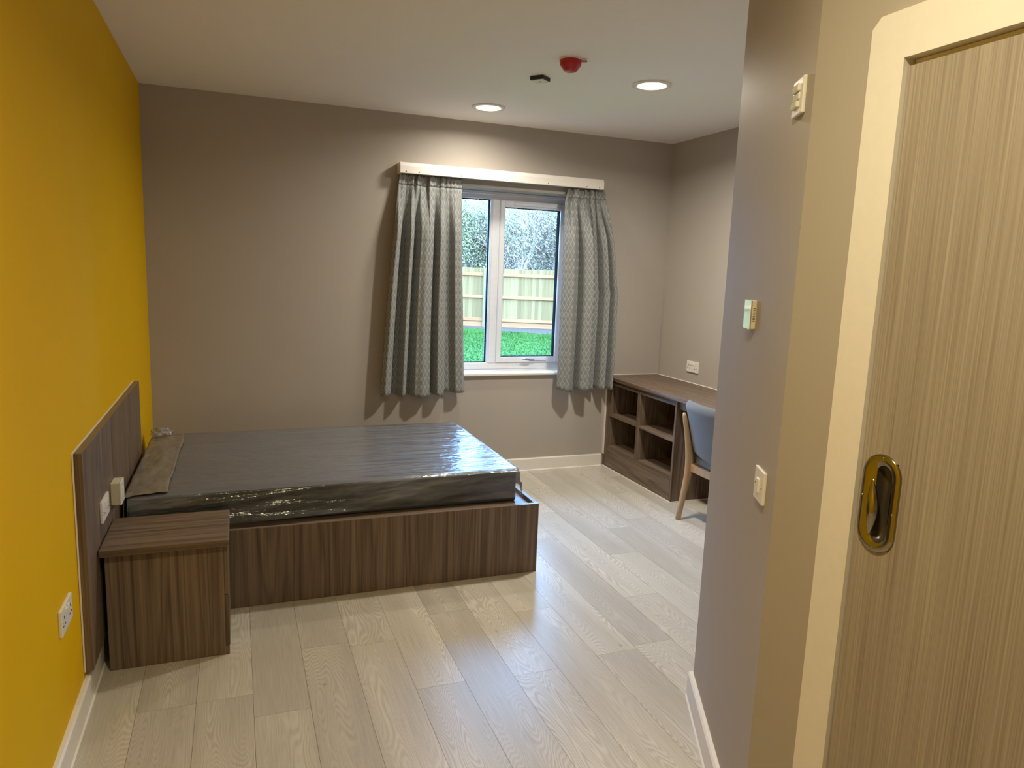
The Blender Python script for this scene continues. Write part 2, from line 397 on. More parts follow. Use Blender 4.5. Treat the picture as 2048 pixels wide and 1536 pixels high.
# vinyl planks: each its own part of the floor
PW, PL, G = 0.187, 1.22, 0.0005
starts = {1: 2.519-PL, 2: 2.519, 3: 2.376, 4: 2.784}
poly_out = lambda x, y: (x > XD+0.01 and y < CA[1]-0.05) or (y < CB[1]-0.02 and x > CA[0]+0.02 and (x-CA[0])*(CB[1]-CA[1]) > (y-CA[1])*(CB[0]-CA[0])+0.05)
k = 0
ncol = int((W+0.02)/PW)+1
for c in range(ncol+1):
    xa = max(-0.0, -0.02+PW*c); xb = min(W, -0.02+PW*(c+1))
    if xb-xa < 0.01: continue
    y = starts.get(c, 2.3+random.random()*PL)
    while y > BACK: y -= PL
    while y < D:
        ya, yb = max(y, BACK), min(y+PL, D); y += PL
        if yb-ya < 0.01: continue
        if all(poly_out(px, py) for px in (xa, xb) for py in (ya, yb)): continue
        cx, cy = (xa+xb)/2, (ya+yb)/2
        b2 = bmesh.new(); box(b2, xa-cx+G, xb-cx-G, ya-cy+G, yb-cy-G, -0.002, 0.0)
        finish(b2, 'plank', M['floor'], floor, loc=(cx, cy, 0.0))

# ------------------------------------------------------------------ baseboards
def board(name, p0, p1, label, h=0.094, t=0.018, trim=(0, 0)):
    """skirting along p0->p1 with the room on its left side"""
    p0, p1 = Vector((*p0, 0)), Vector((*p1, 0)); L = (p1-p0).length; d = (p1-p0).normalized()
    rz = math.atan2(d.y, d.x)
    bm = bmesh.new()
    prof = [(0, 0.0), (t, 0.0), (t, h-0.006), (t-0.006, h), (0, h)]
    extrude_x(bm, prof, trim[0], L+trim[1])
    o = finish(bm, name, M['gloss'], None, loc=p0, rz=rz); struct(o, label)
    bm = bmesh.new(); extrude_x(bm, [(t, 0), (t+0.005, 0), (t, 0.006)], trim[0], L+trim[1])
    finish(bm, 'sealant_bead', M['seal'], o)
    return o
board('baseboard_left', (0, D), (0, BACK), 'white skirting along the yellow wall')
board('baseboard_back', (3.245, D), (0.02, D), 'white skirting under the window')
board('baseboard_angled', CA, CB, 'white skirting at the foot of the angled wall', trim=(0.0, 0.012))

# ------------------------------------------------------------------ window
YF = D+0.18
win = struct(bpy.data.objects.new('window_1', None), 'white window with one fixed and one opening pane'); COL.objects.link(win); win.location = (OX0, YF, OZ0)
def frame_ring(bm, x0, x1, z0, z1, w, y0, y1, bev=0.006):
    wl, wr, wb, wt = w
    box(bm, x0, x0+wl, y0, y1, z0, z1, bev); box(bm, x1-wr, x1, y0, y1, z0, z1, bev)
    box(bm, x0+wl-0.004, x1-wr+0.004, y0, y1, z0, z0+wb, bev); box(bm, x0+wl-0.004, x1-wr+0.004, y0, y1, z1-wt, z1, bev)
def wpart(name, bm, mat, parent=win):
    bmesh.ops.translate(bm, verts=bm.verts[:], vec=-Vector(win.location)); return finish(bm, name, mat, parent)
SILL = 0.769
bm = bmesh.new(); frame_ring(bm, OX0, OX1, SILL-0.002, OZ1, (0.062, 0.062, 0.054, 0.058), YF, YF+0.07)
fr = wpart('window_frame', bm, M['upvc'])
bm = bmesh.new(); box(bm, 2.304, 2.382, YF, YF+0.07, SILL+0.05, OZ1-0.055, 0.006); box(bm, 2.318, 2.366, YF-0.006, YF+0.01, SILL+0.05, OZ1-0.055, 0.003)
wpart('mullion', bm, M['upvc'])
# head bead step that reads as thin lines under the soffit
bm = bmesh.new(); box(bm, OX0, OX1, YF-0.012, YF+0.002, OZ1-0.024, OZ1-0.001, 0.003); wpart('head_bead', bm, M['upvc'])
bm = bmesh.new(); frame_ring(bm, 2.378, 2.930, 0.822, 2.045, (0.040, 0.056, 0.044, 0.048), YF-0.014, YF+0.055); sash = wpart('sash', bm, M['upvc'])
bm = bmesh.new(); box(bm, 2.485, 2.835, YF-0.026, YF-0.012, 2.012, 2.034, 0.004); wpart('trickle_vent', bm, M['upvc'])
# gaskets and panes
for (x0, x1, z0, z1, yy) in ((OX0+0.060, 2.306, SILL+0.052, 2.045, YF), (2.416, 2.876, 0.864, 1.999, YF-0.014)):
    bm = bmesh.new(); frame_ring(bm, x0, x1, z0, z1, (0.006, 0.006, 0.005, 0.005), yy+0.020, YF+0.050, 0.0); wpart('gasket', bm, M['black_gasket'])
    bm = bmesh.new(); box(bm, x0+0.003, x1-0.003, yy+0.028, yy+0.0315, z0+0.003, z1-0.003); wpart('pane', bm, M['glass'])
# handle at the foot of the sash
bm = bmesh.new(); box(bm, 2.645, 2.70, YF-0.026, YF-0.013, 0.829, 0.847, 0.004); hb = wpart('handle_base', bm, M['chrome'])
bm = bmesh.new()
sweep(bm, [Vector(p) for p in ((2.662, YF-0.030, 0.838), (2.635, YF-0.044, 0.846), (2.61, YF-0.046, 0.852), (2.585, YF-0.046, 0.853))], [(0.018, 0.010), (0.020, 0.011), (0.018, 0.010), (0.012, 0.006)], 8, 0.6, Vector((0, 0, 1)))
wpart('handle_lever', bm, M['chrome'])
bm = bmesh.new(); box(bm, 2.70, 2.80, YF-0.020, YF-0.013, 0.832, 0.838, 0.002); wpart('stay_arm', bm, M['chrome'])
# sill board
bm = bmesh.new(); prof = [(D-0.030, SILL-0.016), (D-0.024, SILL-0.021), (YF, SILL-0.021), (YF, SILL), (D-0.024, SILL), (D-0.030, SILL-0.005)]
extrude_x(bm, prof, OX0-0.05, OX1+0.05); o = wpart('window_sill', bm, M['gloss'])
# plastered soffit line is the wall itself

# ------------------------------------------------------------------ pelmet
PX0, PX1, PY, PZ0, PZ1 = 1.560, 3.093, 4.911, 2.148, 2.221
pel = thing('pelmet', 'long white box pelmet over the window curtains', 'pelmet', ((PX0+PX1)/2, D, PZ0))
def ppart(name, bm, mat, smooth=False):
    bmesh.ops.translate(bm, verts=bm.verts[:], vec=-Vector(pel.location)); return finish(bm, name, mat, pel, smooth)
bm = bmesh.new(); extrude_x(bm, [(PY+0.018, PZ0), (PY, PZ0+0.002), (PY, PZ1-0.024), (PY+0.012, PZ1), (PY+0.018, PZ1)], PX0, PX1); ppart('fascia', bm, M['gloss'])
for x in (PX0, PX1-0.018):
    bm = bmesh.new(); box(bm, x, x+0.018, PY+0.018, D, PZ0, PZ1, 0.001); ppart('end_return', bm, M['gloss'])
bm = bmesh.new(); box(bm, PX0+0.018, PX1-0.018, PY+0.018, D, PZ1-0.014, PZ1-0.001); ppart('top_board', bm, M['gloss'])
bm = bmesh.new(); box(bm, PX0+0.03, PX1-0.03, PY+0.035, PY+0.055, PZ0+0.026, PZ0+0.044, 0.002); ppart('curtain_track', bm, M['upvc'])
for x in (1.60, 1.69, 1.985, 2.32, 2.64, 2.95, 3.055):
    bm = bmesh.new(); lathe(bm, [(0.0, 0.0), (0.0035, 0.0), (0.0035, 0.002)], 8)
    bmesh.ops.rotate(bm, verts=bm.verts[:], matrix=Matrix.Rotation(math.pi/2, 3, 'X')); bmesh.ops.translate(bm, verts=bm.verts[:], vec=(x, PY, PZ0+0.012))
    ppart('screw', bm, M['slot'])

# ------------------------------------------------------------------ curtains
def interp(pts, f):
    for (a, va), (b, vb) in zip(pts, pts[1:]):
        if f <= b:
            t = (f-a)/(b-a) if b > a else 0; t = t*t*(3-2*t); return va+(vb-va)*t
    return pts[-1][1]
def make_curtain(label, xt, xb, bulge, folds, hem, ztop, zbot, pleats, head, deep=0.105):
    cx = (xt[0]+xt[1])/2
    cur = thing('curtain', label, 'curtain', (cx, 4.935, zbot))
    NU, NV = 168, 54
    ht = 0.068                                      # heading height
    def pos(i, j, rows, z0, z1):
        f = i/NU; z = z0+(z1-z0)*j/rows; g = min(1.0, max(0.0, 1-(z-zbot)/(ztop-zbot)))    # g 0 top, 1 foot
        l = xt[0]+(xb[0]-xt[0])*bulge[0](g); r = xt[1]+(xb[1]-xt[1])*bulge[1](g)
        # crests crowd together near the gathered top
        fold = interp(folds, f)
        wob = noise.noise(Vector((f*5.0, g*2.2, xt[0]*3)))*0.010*g
        pl = math.sin(f*pleats*2*math.pi+math.sin(f*9+xt[0]*4)*1.8+math.sin(f*23+1)*0.7)
        top = 0.82*interp(head, f)+0.18*(0.5+0.5*pl)
        w = min(1.0, max(0.0, (g-0.02)/0.26)); w = w*w*(3-2*w)
        depth = 0.034*top*(1-w) + (deep*fold+0.012*top*(1-g)**2)*w
        x = l+(r-l)*f + wob + (1-w)*0.006*math.sin(f*pleats*2*math.pi*1.0+1.2)
        y = 4.985 - depth + 0.004*noise.noise(Vector((f*14, g*5, 2.1)))
        if hem: z = z + interp(hem, f)*max(0.0, (g-0.75)/0.25)
        return Vector((x, y, z))
    def grid(name, rows, z0, z1, mat, off):
        bm = bmesh.new(); uvl = bm.loops.layers.uv.new('UVMap')
        P = [[pos(i, j, rows, z0, z1)+Vector((0, off, 0)) for i in range(NU+1)] for j in range(rows+1)]
        V = [[bm.verts.new(p-Vector(cur.location)) for p in row] for row in P]
        U = []
        for row in P:
            u = [0.0]
            for a, b in zip(row, row[1:]): u.append(u[-1]+(b-a).length)
            U.append(u)
        uu = [max(U[j][i] for j in (0,)) for i in range(NU+1)] if z0 == zbot else U[0]
        for j in range(rows):
            for i in range(NU):
                f = bm.faces.new((V[j][i], V[j][i+1], V[j+1][i+1], V[j+1][i]))
                for lp, (jj, ii) in zip(f.loops, ((j, i), (j, i+1), (j+1, i+1), (j+1, i))):
                    lp[uvl].uv = (uu[ii], P[jj][ii].z)
        me = bpy.data.meshes.new(name); bm.to_mesh(me); bm.free()
        for p in me.polygons: p.use_smooth = True
        o = link(name, me, mat, cur)
        md = o.modifiers.new('cloth_thickness', 'SOLIDIFY'); md.thickness = 0.003; md.offset = 0
        return o
    grid('drape', NV, zbot, ztop-ht, M['curtain'], 0.0)
    grid('heading', 6, ztop-ht-0.002, ztop, M['curtain'], -0.003)
    return cur
ease = lambda p: (lambda g: g**p)
make_curtain('long grey patterned curtain hanging left of the window', (1.562, 2.000), (1.435, 2.060), (ease(0.8), ease(1.6)),
    [(0, .75), (.045, 1), (.09, .85), (.14, .10), (.185, .15), (.24, 1.0), (.285, .8), (.315, 0), (.335, .05), (.40, .85), (.47, 1.0), (.56, .8), (.592, 0), (.61, .1), (.66, .95), (.73, .85), (.775, .12), (.82, .2), (.88, .85), (.95, .8), (1, .45)],
    [(0, .004), (.09, .004), (.15, .012), (.24, -.002), (.31, .004), (.45, -.014), (.58, -.006), (.60, .006), (.72, -.010), (.76, .012), (.95, .010), (1, .008)], 2.150, 0.632, 9,
    [(0, .8), (.09, .9), (.11, .2), (.15, .3), (.19, .6), (.225, 1), (.24, .1), (.29, .15), (.31, 1), (.33, .5), (.37, .55), (.39, 0), (.49, .1), (.51, .95), (.60, .9), (.615, .2), (.65, .3), (.67, .9), (.74, .85), (.755, .5), (.765, .8), (.86, .8), (.87, .6), (.88, .85), (1, .75)])
make_curtain('grey patterned curtain hanging right of the window beside the desk', (2.816, 3.115), (2.780, 3.250), (lambda g: (1 if g > .25 else 0.35+g*2.6) if g > 0.06 else g*6, lambda g: min(1.0, (g*1.9)**0.8) if g < 0.5 else 1.0),
    [(0, .55), (.05, .75), (.16, 1), (.27, .7), (.315, 0), (.335, .1), (.40, .9), (.52, 1), (.565, .5), (.60, .25), (.70, .35), (.74, 0), (.775, .7), (.83, .9), (.87, .05), (.89, .1), (.94, 1), (1, .7)],
    [(0, .012), (.10, 0), (.28, -.012), (.33, .0), (.50, .0), (.56, .0), (.70, -.012), (.76, .004), (.86, 0), (1, .004)], 2.150, 0.640, 7,
    [(0, .7), (.05, 1), (.10, .8), (.115, .1), (.19, .2), (.21, .95), (.31, .9), (.33, .15), (.46, .2), (.485, 1), (.535, .9), (.555, .05), (.63, .1), (.66, 1), (.71, .9), (.725, .05), (.775, .1), (.80, .95), (.82, .15), (.96, .25), (1, .9)], 0.135)

# ------------------------------------------------------------------ bed
BX0, BX1, BY0, BY1, BZ = 0.035, 1.934, 3.221, 4.670, 0.364
bed = thing('bed_base', 'low walnut laminate bed base with a plain boxed side under the mattress', 'bed', ((BX0+BX1)/2, (BY0+BY1)/2, 0))
wbx('side_panel', M['wood_z'], bed, BX0, BX1, BY0, BY0+0.019, 0.001, BZ, 0.0012)
wbx('side_panel', M['wood_z'], bed, BX0, BX1, BY1-0.019, BY1, 0.001, BZ, 0.0012)
wbx('foot_panel', M['wood_z'], bed, BX1-0.020, BX1, BY0+0.019, BY1-0.019, 0.001, BZ, 0.0012)
wbx('mattress_platform', M['wood_x'], bed, BX0, BX1-0.020, BY0+0.019, BY1-0.019, 0.326, 0.344)
for y in (BY0, BY1-0.019): wbx('edge_banding', M['wood_edge'], bed, BX0, BX1-0.001, y+0.001, y+0.018, BZ-0.0005, BZ+0.0008)

MX0, MX1, MY0, MY1, MZ0, MZ1 = 0.062, 1.858, 3.352, 4.545, 0.345, 0.505
mat_ = thing('mattress', 'charcoal mattress still wrapped in clear plastic on the bed base', 'mattress', ((MX0+MX1)/2, (MY0+MY1)/2, MZ0))
bm = bmesh.new(); box(bm, MX0, MX1, MY0, MY1, MZ0, MZ1, 0.012, 3)
bmesh.ops.translate(bm, verts=bm.verts[:], vec=-Vector(mat_.location)); finish(bm, 'mattress_core', M['mattress'], mat_, True)
def film():
    NX, NR = 150, 96
    bm = bmesh.new(); rows = []
    e = 0.007
    # section round the mattress from the foot of the near side, over the top, to the far side
    path = [(MY0-e, MZ0+0.002), (MY0-e, MZ1-0.006), (MY0+0.010, MZ1+e), (MY1-0.010, MZ1+e), (MY1+e, MZ1-0.01), (MY1+e, MZ0+0.03)]
    seg = [(Vector(b)-Vector(a)).length for a, b in zip(path, path[1:])]; tot = sum(seg)
    def at(s):
        for (a, b), L in zip(zip(path, path[1:]), seg):
            if s <= L or b == path[-1]: return Vector(a).lerp(Vector(b), min(1, s/L)), (0 if b[1] > a[1]+0.1 else 1 if abs(b[1]-a[1]) < 0.02 and abs(b[0]-a[0]) > 0.5 else 2)
            s -= L
    # spend more rows on the near side
    ss = [0.16*(k/30) for k in range(30)] + [0.16+(tot-0.16)*(k/(NR-30)) for k in range(NR-30+1)]
    for i in range(NX+1):
        u = i/NX; x = MX0-0.004+(MX1-MX0+0.016)*u
        r = []
        for s in ss:
            (y, z), zone = at(s)
            w = noise.noise(Vector((x*1.6, s*11.0, 3.0)))+0.6*noise.noise(Vector((x*3.5+s*4, s*22.0, 8.0)))
            crease = 1-abs(noise.noise(Vector((x*0.9-s*1.2, s*7.0, 5.5))))*2.0
            if zone == 1:
                d = 0.0022*w + 0.0035*max(0, crease)**3
                p = Vector((x, y, z+abs(d)))
                far = max(0, 1-abs(MX1-x)/0.5)
                p.z += 0.003*far*max(0, noise.noise(Vector((x*22, y*16+x*9, 1.0))))
            else:
                q = min(1.0, max(0.0, (z-MZ0)/(MZ1-MZ0)))
                slack = (1-u)**1.2*0.055*(1-q)**1.6 + 0.018*(1-q)*max(0, noise.noise(Vector((x*2.3, 0.4, 1.7))))
                d = 0.010*w*(1-0.3*q) + 0.022*max(0, crease)**3*(1-0.6*q)
                p = Vector((x+0.008*(1-q)*u**6, y-(abs(d)+slack)*(1 if y < 4 else -1), z))
                if y < 4: p.z += 0.024*(1-q)**3
            r.append(bm.verts.new(p))
        rows.append(r)
    for a, b in zip(rows, rows[1:]):
        for j in range(len(a)-1): bm.faces.new((a[j], b[j], b[j+1], a[j+1]))
    # loose film hanging at the foot end
    last = rows[-1]; nr = []
    for j, v in enumerate(last):
        co = v.co; k = 1.0
        nr.append(bm.verts.new((co.x+0.012+0.006*noise.noise(co*14), MY0+(co.y-MY0)*0.998, max(MZ0+0.006, co.z-0.10-0.02*noise.noise(co*9)) if co.z > MZ0+0.1 else co.z)))
    for j in range(len(last)-1): bm.faces.new((last[j], nr[j], nr[j+1], last[j+1]))
    bmesh.ops.translate(bm, verts=bm.verts[:], vec=-Vector(mat_.location))
    o = finish(bm, 'plastic_wrap', M['film'], mat_, True); o['label'] = 'clear crinkled plastic wrap'
    # folded double layer at the head end
    bm = bmesh.new(); rows = []
    nx, ny = 18, 60
    for i in range(nx+1):
        r = []
        for j in range(ny+1):
            t, v = i/nx, j/ny
            x = 0.046+0.172*t+0.012*noise.noise(Vector((v*3, 0, 7)))*t
            y = MY0+0.004+(MY1-0.085-MY0)*v - 0.02*(1-t)*(1-v)
            z = MZ1+0.017-0.010*(1-t)**3+0.007*noise.noise(Vector((t*2.4, v*9, 1)))+0.004*noise.noise(Vector((t*6, v*22, 4)))
            r.append(bm.verts.new((x, y, z)))
        rows.append(r)
    for a, b in zip(rows, rows[1:]):
        for j in range(ny): bm.faces.new((a[j], b[j], b[j+1], a[j+1]))
    # its head-side drop
    prev = rows[0]; bot = [bm.verts.new((v.co.x-0.006-0.004*noise.noise(v.co*12), v.co.y, MZ0+0.02)) for v in prev]
    for j in range(ny): bm.faces.new((prev[j], prev[j+1], bot[j+1], bot[j]))
    bmesh.ops.translate(bm, verts=bm.verts[:], vec=-Vector(mat_.location))
    o = finish(bm, 'folded_wrap', M['flap'], mat_, True); o['label'] = 'milky folded plastic flap at the head end'
    md = o.modifiers.new('layer', 'SOLIDIFY'); md.thickness = 0.003
    # crumpled tail of film standing at the far head corner
    bm = bmesh.new()
    bmesh.ops.create_icosphere(bm, subdivisions=4, radius=1.0)
    for v in bm.verts:
        c = v.co.copy(); k = 1+0.45*noise.noise(c*2.3)+0.25*noise.noise(c*5.1)
        v.co = Vector((0.100+0.052*c.x*k, 4.475+0.055*c.y*k, 0.530+0.034*c.z*k))
    bmesh.ops.translate(bm, verts=bm.verts[:], vec=-Vector(mat_.location))
    finish(bm, 'wrap_tail', M['film'], mat_, True)
film()

# ------------------------------------------------------------------ headboard
HY0, HY1, HZ0, HZ1, HX = 2.632, 4.165, 0.118, 0.886, 0.030
hb = thing('headboard', 'wide upright walnut laminate headboard panel fixed to the yellow wall', 'headboard', (0.0, (HY0+HY1)/2, HZ0))
wbx('panel', M['wood_z'], hb, 0.006, HX, HY0, HY1, HZ0, HZ1, 0.0015)
wbx('edge_banding', M['wood_edge'], hb, 0.007, HX-0.001, HY0+0.002, HY1-0.002, HZ1-0.0005, HZ1+0.001)
wbx('sealant_bead', M['seal'], hb, 0.0012, 0.006, HY0-0.004, HY1+0.004, HZ1-0.004, HZ1+0.004)
wbx('sealant_bead', M['seal'], hb, 0.0012, 0.006, HY0-0.004, HY0+0.002, HZ0, HZ1-0.004)
wbx('sealant_bead', M['seal'], hb, 0.0012, 0.006, HY1-0.002, HY1+0.004, HZ0, HZ1-0.004)

# ------------------------------------------------------------------ bedside cabinet
ns = thing('bedside_cabinet', 'boxy walnut laminate bedside cabinet in front of the headboard', 'cabinet', (0.25, 3.0, 0))
bm = bmesh.new(); box(bm, 0.034, 0.468, 2.792, 3.155, 0.459, 0.484, 0.004, 2)
bmesh.ops.translate(bm, verts=bm.verts[:], vec=-Vector(ns.location)); finish(bm, 'top', M['wood_x'], ns)
wbx('side_panel', M['wood_z'], ns, 0.046, 0.448, 2.828, 2.846, 0.001, 0.459, 0.001)
wbx('side_panel', M['wood_z'], ns, 0.046, 0.448, 3.122, 3.140, 0.001, 0.459, 0.001)
wbx('back_panel', M['wood_z'], ns, 0.046, 0.060, 2.846, 3.122, 0.001, 0.459)
wbx('drawer_front', M['wood_z'], ns, 0.448, 0.464, 2.828, 3.140, 0.25, 0.448, 0.0015)
wbx('drawer_front', M['wood_z'], ns, 0.448, 0.464, 2.828, 3.140, 0.04, 0.247, 0.0015)
wbx('plinth', M['wood_y'], ns, 0.448, 0.462, 2.830, 3.138, 0.001, 0.038)
wbx('edge_banding', M['wood_edge'], ns, 0.4675, 0.4695, 2.798, 3.149, 0.462, 0.481)

# ------------------------------------------------------------------ desk with open shelves
DX0, ZD = 3.262, 0.734
dk = thing('desk', 'built in walnut laminate desk with four open shelf cubes in the corner', 'desk', (3.5, 4.0, 0))
bm = bmesh.new(); box(bm, DX0-0.016, W-0.001, 2.75, D-0.001, ZD-0.026, ZD, 0.003, 2)
bmesh.ops.translate(bm, verts=bm.verts[:], vec=-Vector(dk.location)); finish(bm, 'desktop', M['wood_y'], dk)
wbx('filler_strip', M['wood_z'], dk, DX0+0.004, DX0+0.022, 4.952, D-0.001, 0.002, ZD-0.026, 0.001)
XB = W-0.012
# uprights: two cubes side by side
wbx('upright', M['wood_z'], dk, DX0, XB, 4.932, 4.951, 0.002, ZD-0.046, 0.001)
wbx('upright', M['wood_z'], dk, DX0, XB, 4.502, 4.520, 0.02, ZD-0.046, 0.001)
wbx('upright', M['wood_z'], dk, DX0, XB, 4.482, 4.500, 0.02, ZD-0.046, 0.001)
wbx('upright', M['wood_z'], dk, DX0, XB, 4.014, 4.036, 0.002, ZD-0.027, 0.001)
wbx('back_panel', M['wood_z'], dk, XB, W-0.001, 4.014, 4.951, 0.002, ZD-0.027)
for (ya, yb) in ((4.520, 4.932), (4.036, 4.482)):
    wbx('shelf', M['wood_y'], dk, DX0+0.002, XB, ya, yb, 0.418, 0.436, 0.001)
    wbx('shelf', M['wood_y'], dk, DX0+0.001, XB, ya, yb, 0.160, 0.178, 0.001)
    wbx('top_rail', M['wood_y'], dk, DX0+0.002, XB, ya, yb, ZD-0.064, ZD-0.046, 0.001)
wbx('shadow_rail', M['wood_y'], dk, DX0+0.012, XB, 4.036, 4.932, ZD-0.046, ZD-0.027)
wbx('plinth_panel', M['wood_y'], dk, DX0-0.001, DX0+0.017, 4.036, 4.932, 0.003, 0.159, 0.001)
wbx('modesty_rail', M['wood_y'], dk, DX0+0.02, DX0+0.038, 2.79, 4.014, ZD-0.082, ZD-0.027, 0.001)
wbx('end_panel', M['wood_z'], dk, DX0, XB, 2.76, 2.782, 0.002, ZD-0.027, 0.001)
bm = bmesh.new(); box(bm, DX0-0.006, DX0+0.0, 4.010, 4.995, 0.0005, 0.006); box(bm, DX0, XB, 4.008, 4.014, 0.0005, 0.006); box(bm, DX0-0.003, DX0+0.005, 4.992, D-0.0005, 0.095, ZD-0.026)
bmesh.ops.translate(bm, verts=bm.verts[:], vec=-Vector(dk.location)); finish(bm, 'sealant_bead', M['seal'], dk)
bm = bmesh.new(); box(bm, W-0.007, W-0.0005, 2.76, D-0.001, ZD, ZD+0.006, 0.002); box(bm, DX0-0.01, W-0.007, D-0.007, D-0.0005, ZD, ZD+0.006, 0.002)
bmesh.ops.translate(bm, verts=bm.verts[:], vec=-Vector(dk.location)); finish(bm, 'sealant_bead', M['seal'], dk)

# ------------------------------------------------------------------ chair (faces the right wall, tucked under the desk)
CH = Vector((3.12, 3.475, 0.0))
ch = thing('desk_chair', 'beech framed desk chair with blue grey padded back tucked under the desk', 'chair', CH)
def cpart(name, bm, mat, smooth=True, sub=0):
    o = finish(bm, name, mat, ch, smooth)
    if sub: md = o.modifiers.new('round', 'SUBSURF'); md.levels = sub; md.render_levels = sub
    return o
for s in (1, -1):
    y = 0.232*s
    bm = bmesh.new()
    sweep(bm, [(0.000, y, 0.0), (0.016, y, 0.10), (0.034, y, 0.20), (0.050, y, 0.29), (0.056, y, 0.345), (0.050, y, 0.41), (0.034, y, 0.50), (0.014, y, 0.59), (-0.008, y, 0.675), (-0.013, y, 0.695)],
          [(0.026, 0.030), (0.026, 0.034), (0.027, 0.041), (0.028, 0.050), (0.028, 0.058), (0.027, 0.050), (0.026, 0.038), (0.024, 0.030), (0.020, 0.024), (0.010, 0.012)], 12, 0.5)
    cpart('rear_leg', bm, M['beech'])
    bm = bmesh.new(); y2 = 0.22*s
    sweep(bm, [(0.47, y2, 0.0), (0.455, y2, 0.2), (0.445, y2, 0.36)], [(0.024, 0.026), (0.030, 0.032), (0.036, 0.038)], 12, 0.5)
    cpart('front_leg', bm, M['beech'])
    bm = bmesh.new(); box(bm, 0.06, 0.44, y2-0.011, y2+0.011, 0.315, 0.365, 0.004, 2); cpart('side_rail', bm, M['beech'], False)
bm = bmesh.new(); box(bm, 0.058, 0.080, -0.222, 0.222, 0.315, 0.362, 0.004, 2); cpart('back_rail', bm, M['beech'], False)
bm = bmesh.new(); box(bm, 0.425, 0.447, -0.222, 0.222, 0.315, 0.362, 0.004, 2); cpart('front_rail', bm, M['beech'], False)
bm = bmesh.new(); box(bm, 0.075, 0.475, -0.205, 0.205, 0.360, 0.428, 0.030, 4); cpart('seat_cushion', bm, M['upholstery'])
# padded back: a bowed shell, wide shoulders and rounded foot
bm = bmesh.new()
def shell(side):
    g = []
    nv, nw = 20, 20
    for a in range(nw+1):
        t = a/nw; row = []
        z = 0.405+0.375*t
        half = 0.250*min(1.0, (0.62+0.38*math.sqrt(max(0, 1-(1-min(1, t/0.20))**2))))
        if t > 0.90: half -= 0.030*((t-0.90)/0.10)**2
        for b in range(nv+1):
            v = -1+2*b/nv
            bow = 0.045*v*v
            edge = min(1-abs(v), t*1.2, (1-t)*1.4); th = 0.030*min(1.0, math.sqrt(max(0.0, edge)/0.16+0.02))
            x = 0.072-0.105*t**1.1+bow+side*th
            row.append(bm.verts.new((x, half*v, z)))
        g.append(row)
    for a in range(nw):
        for b in range(nv):
            bm.faces.new((g[a][b], g[a][b+1], g[a+1][b+1], g[a+1][b]))
    return g
g1 = shell(-1); g2 = shell(1)
n_ = len(g1)
loop1 = g1[0] + [r[-1] for r in g1[1:]] + g1[-1][-2::-1] + [r[0] for r in g1[-2:0:-1]]
loop2 = g2[0] + [r[-1] for r in g2[1:]] + g2[-1][-2::-1] + [r[0] for r in g2[-2:0:-1]]
for i in range(len(loop1)):
    j = (i+1) % len(loop1); bm.faces.new((loop1[i], loop1[j], loop2[j], loop2[i]))
cpart('backrest', bm, M['upholstery'])

# ------------------------------------------------------------------ plates on the walls (local x right, z up, -y out)
def plate(t, w, h, d, mat, bev=0.003):
    bm = bmesh.new(); box(bm, -w/2, w/2, -d, 0, -h/2, h/2, bev, 2); return finish(bm, 'plate', mat, t)
def double_socket(label, loc, rz, w=0.146, h=0.082):
    t = thing('power_socket', label, 'socket', loc, rz); plate(t, w, h, 0.010, M['white_plastic'])
    for s in (-1, 1):
        bm = bmesh.new(); box(bm, s*0.014-0.009, s*0.014+0.009, -0.0135, -0.009, 0.012, 0.030, 0.0015); finish(bm, 'rocker', M['white_plastic'], t)
        for (px, pz, sx, sz) in ((0, 0.012, 0.0022, 0.0045), (-0.012, -0.012, 0.0042, 0.0022), (0.012, -0.012, 0.0042, 0.0022)):
            bm = bmesh.new(); box(bm, s*0.044+px-sx, s*0.044+px+sx, -0.0108, -0.0095, pz-sz, pz+sz); finish(bm, 'pin_slot', M['slot'], t)
    for s in (-1, 1):
        bm = bmesh.new(); box(bm, s*0.062-0.002, s*0.062+0.002, -0.0112, -0.0095, -0.002, 0.002, 0.0008); finish(bm, 'screw', M['screw'], t)
    return t
double_socket('white double socket low on the yellow wall', (0.0, 2.402, 0.439), math.pi/2)
double_socket('white double socket on the headboard above the bedside cabinet', (HX, 2.965, 0.593), math.pi/2)
double_socket('white double socket on the wall above the desk', (W, 4.530, 0.860), -math.pi/2)
t = thing('call_point', 'thick white call point box on the headboard beside the mattress', 'wall box', (HX, 3.180, 0.588), math.pi/2)
bm = bmesh.new(); box(bm, -0.043, 0.043, -0.030, 0, -0.046, 0.046, 0.002); finish(bm, 'back_box', M['cream_plastic'], t)
bm = bmesh.new(); box(bm, -0.044, 0.044, -0.038, -0.030, -0.047, 0.047, 0.003, 2); finish(bm, 'plate', M['white_plastic'], t)
bm = bmesh.new(); box(bm, -0.012, 0.012, -0.041, -0.037, -0.018, 0.018, 0.002); finish(bm, 'rocker', M['white_plastic'], t)
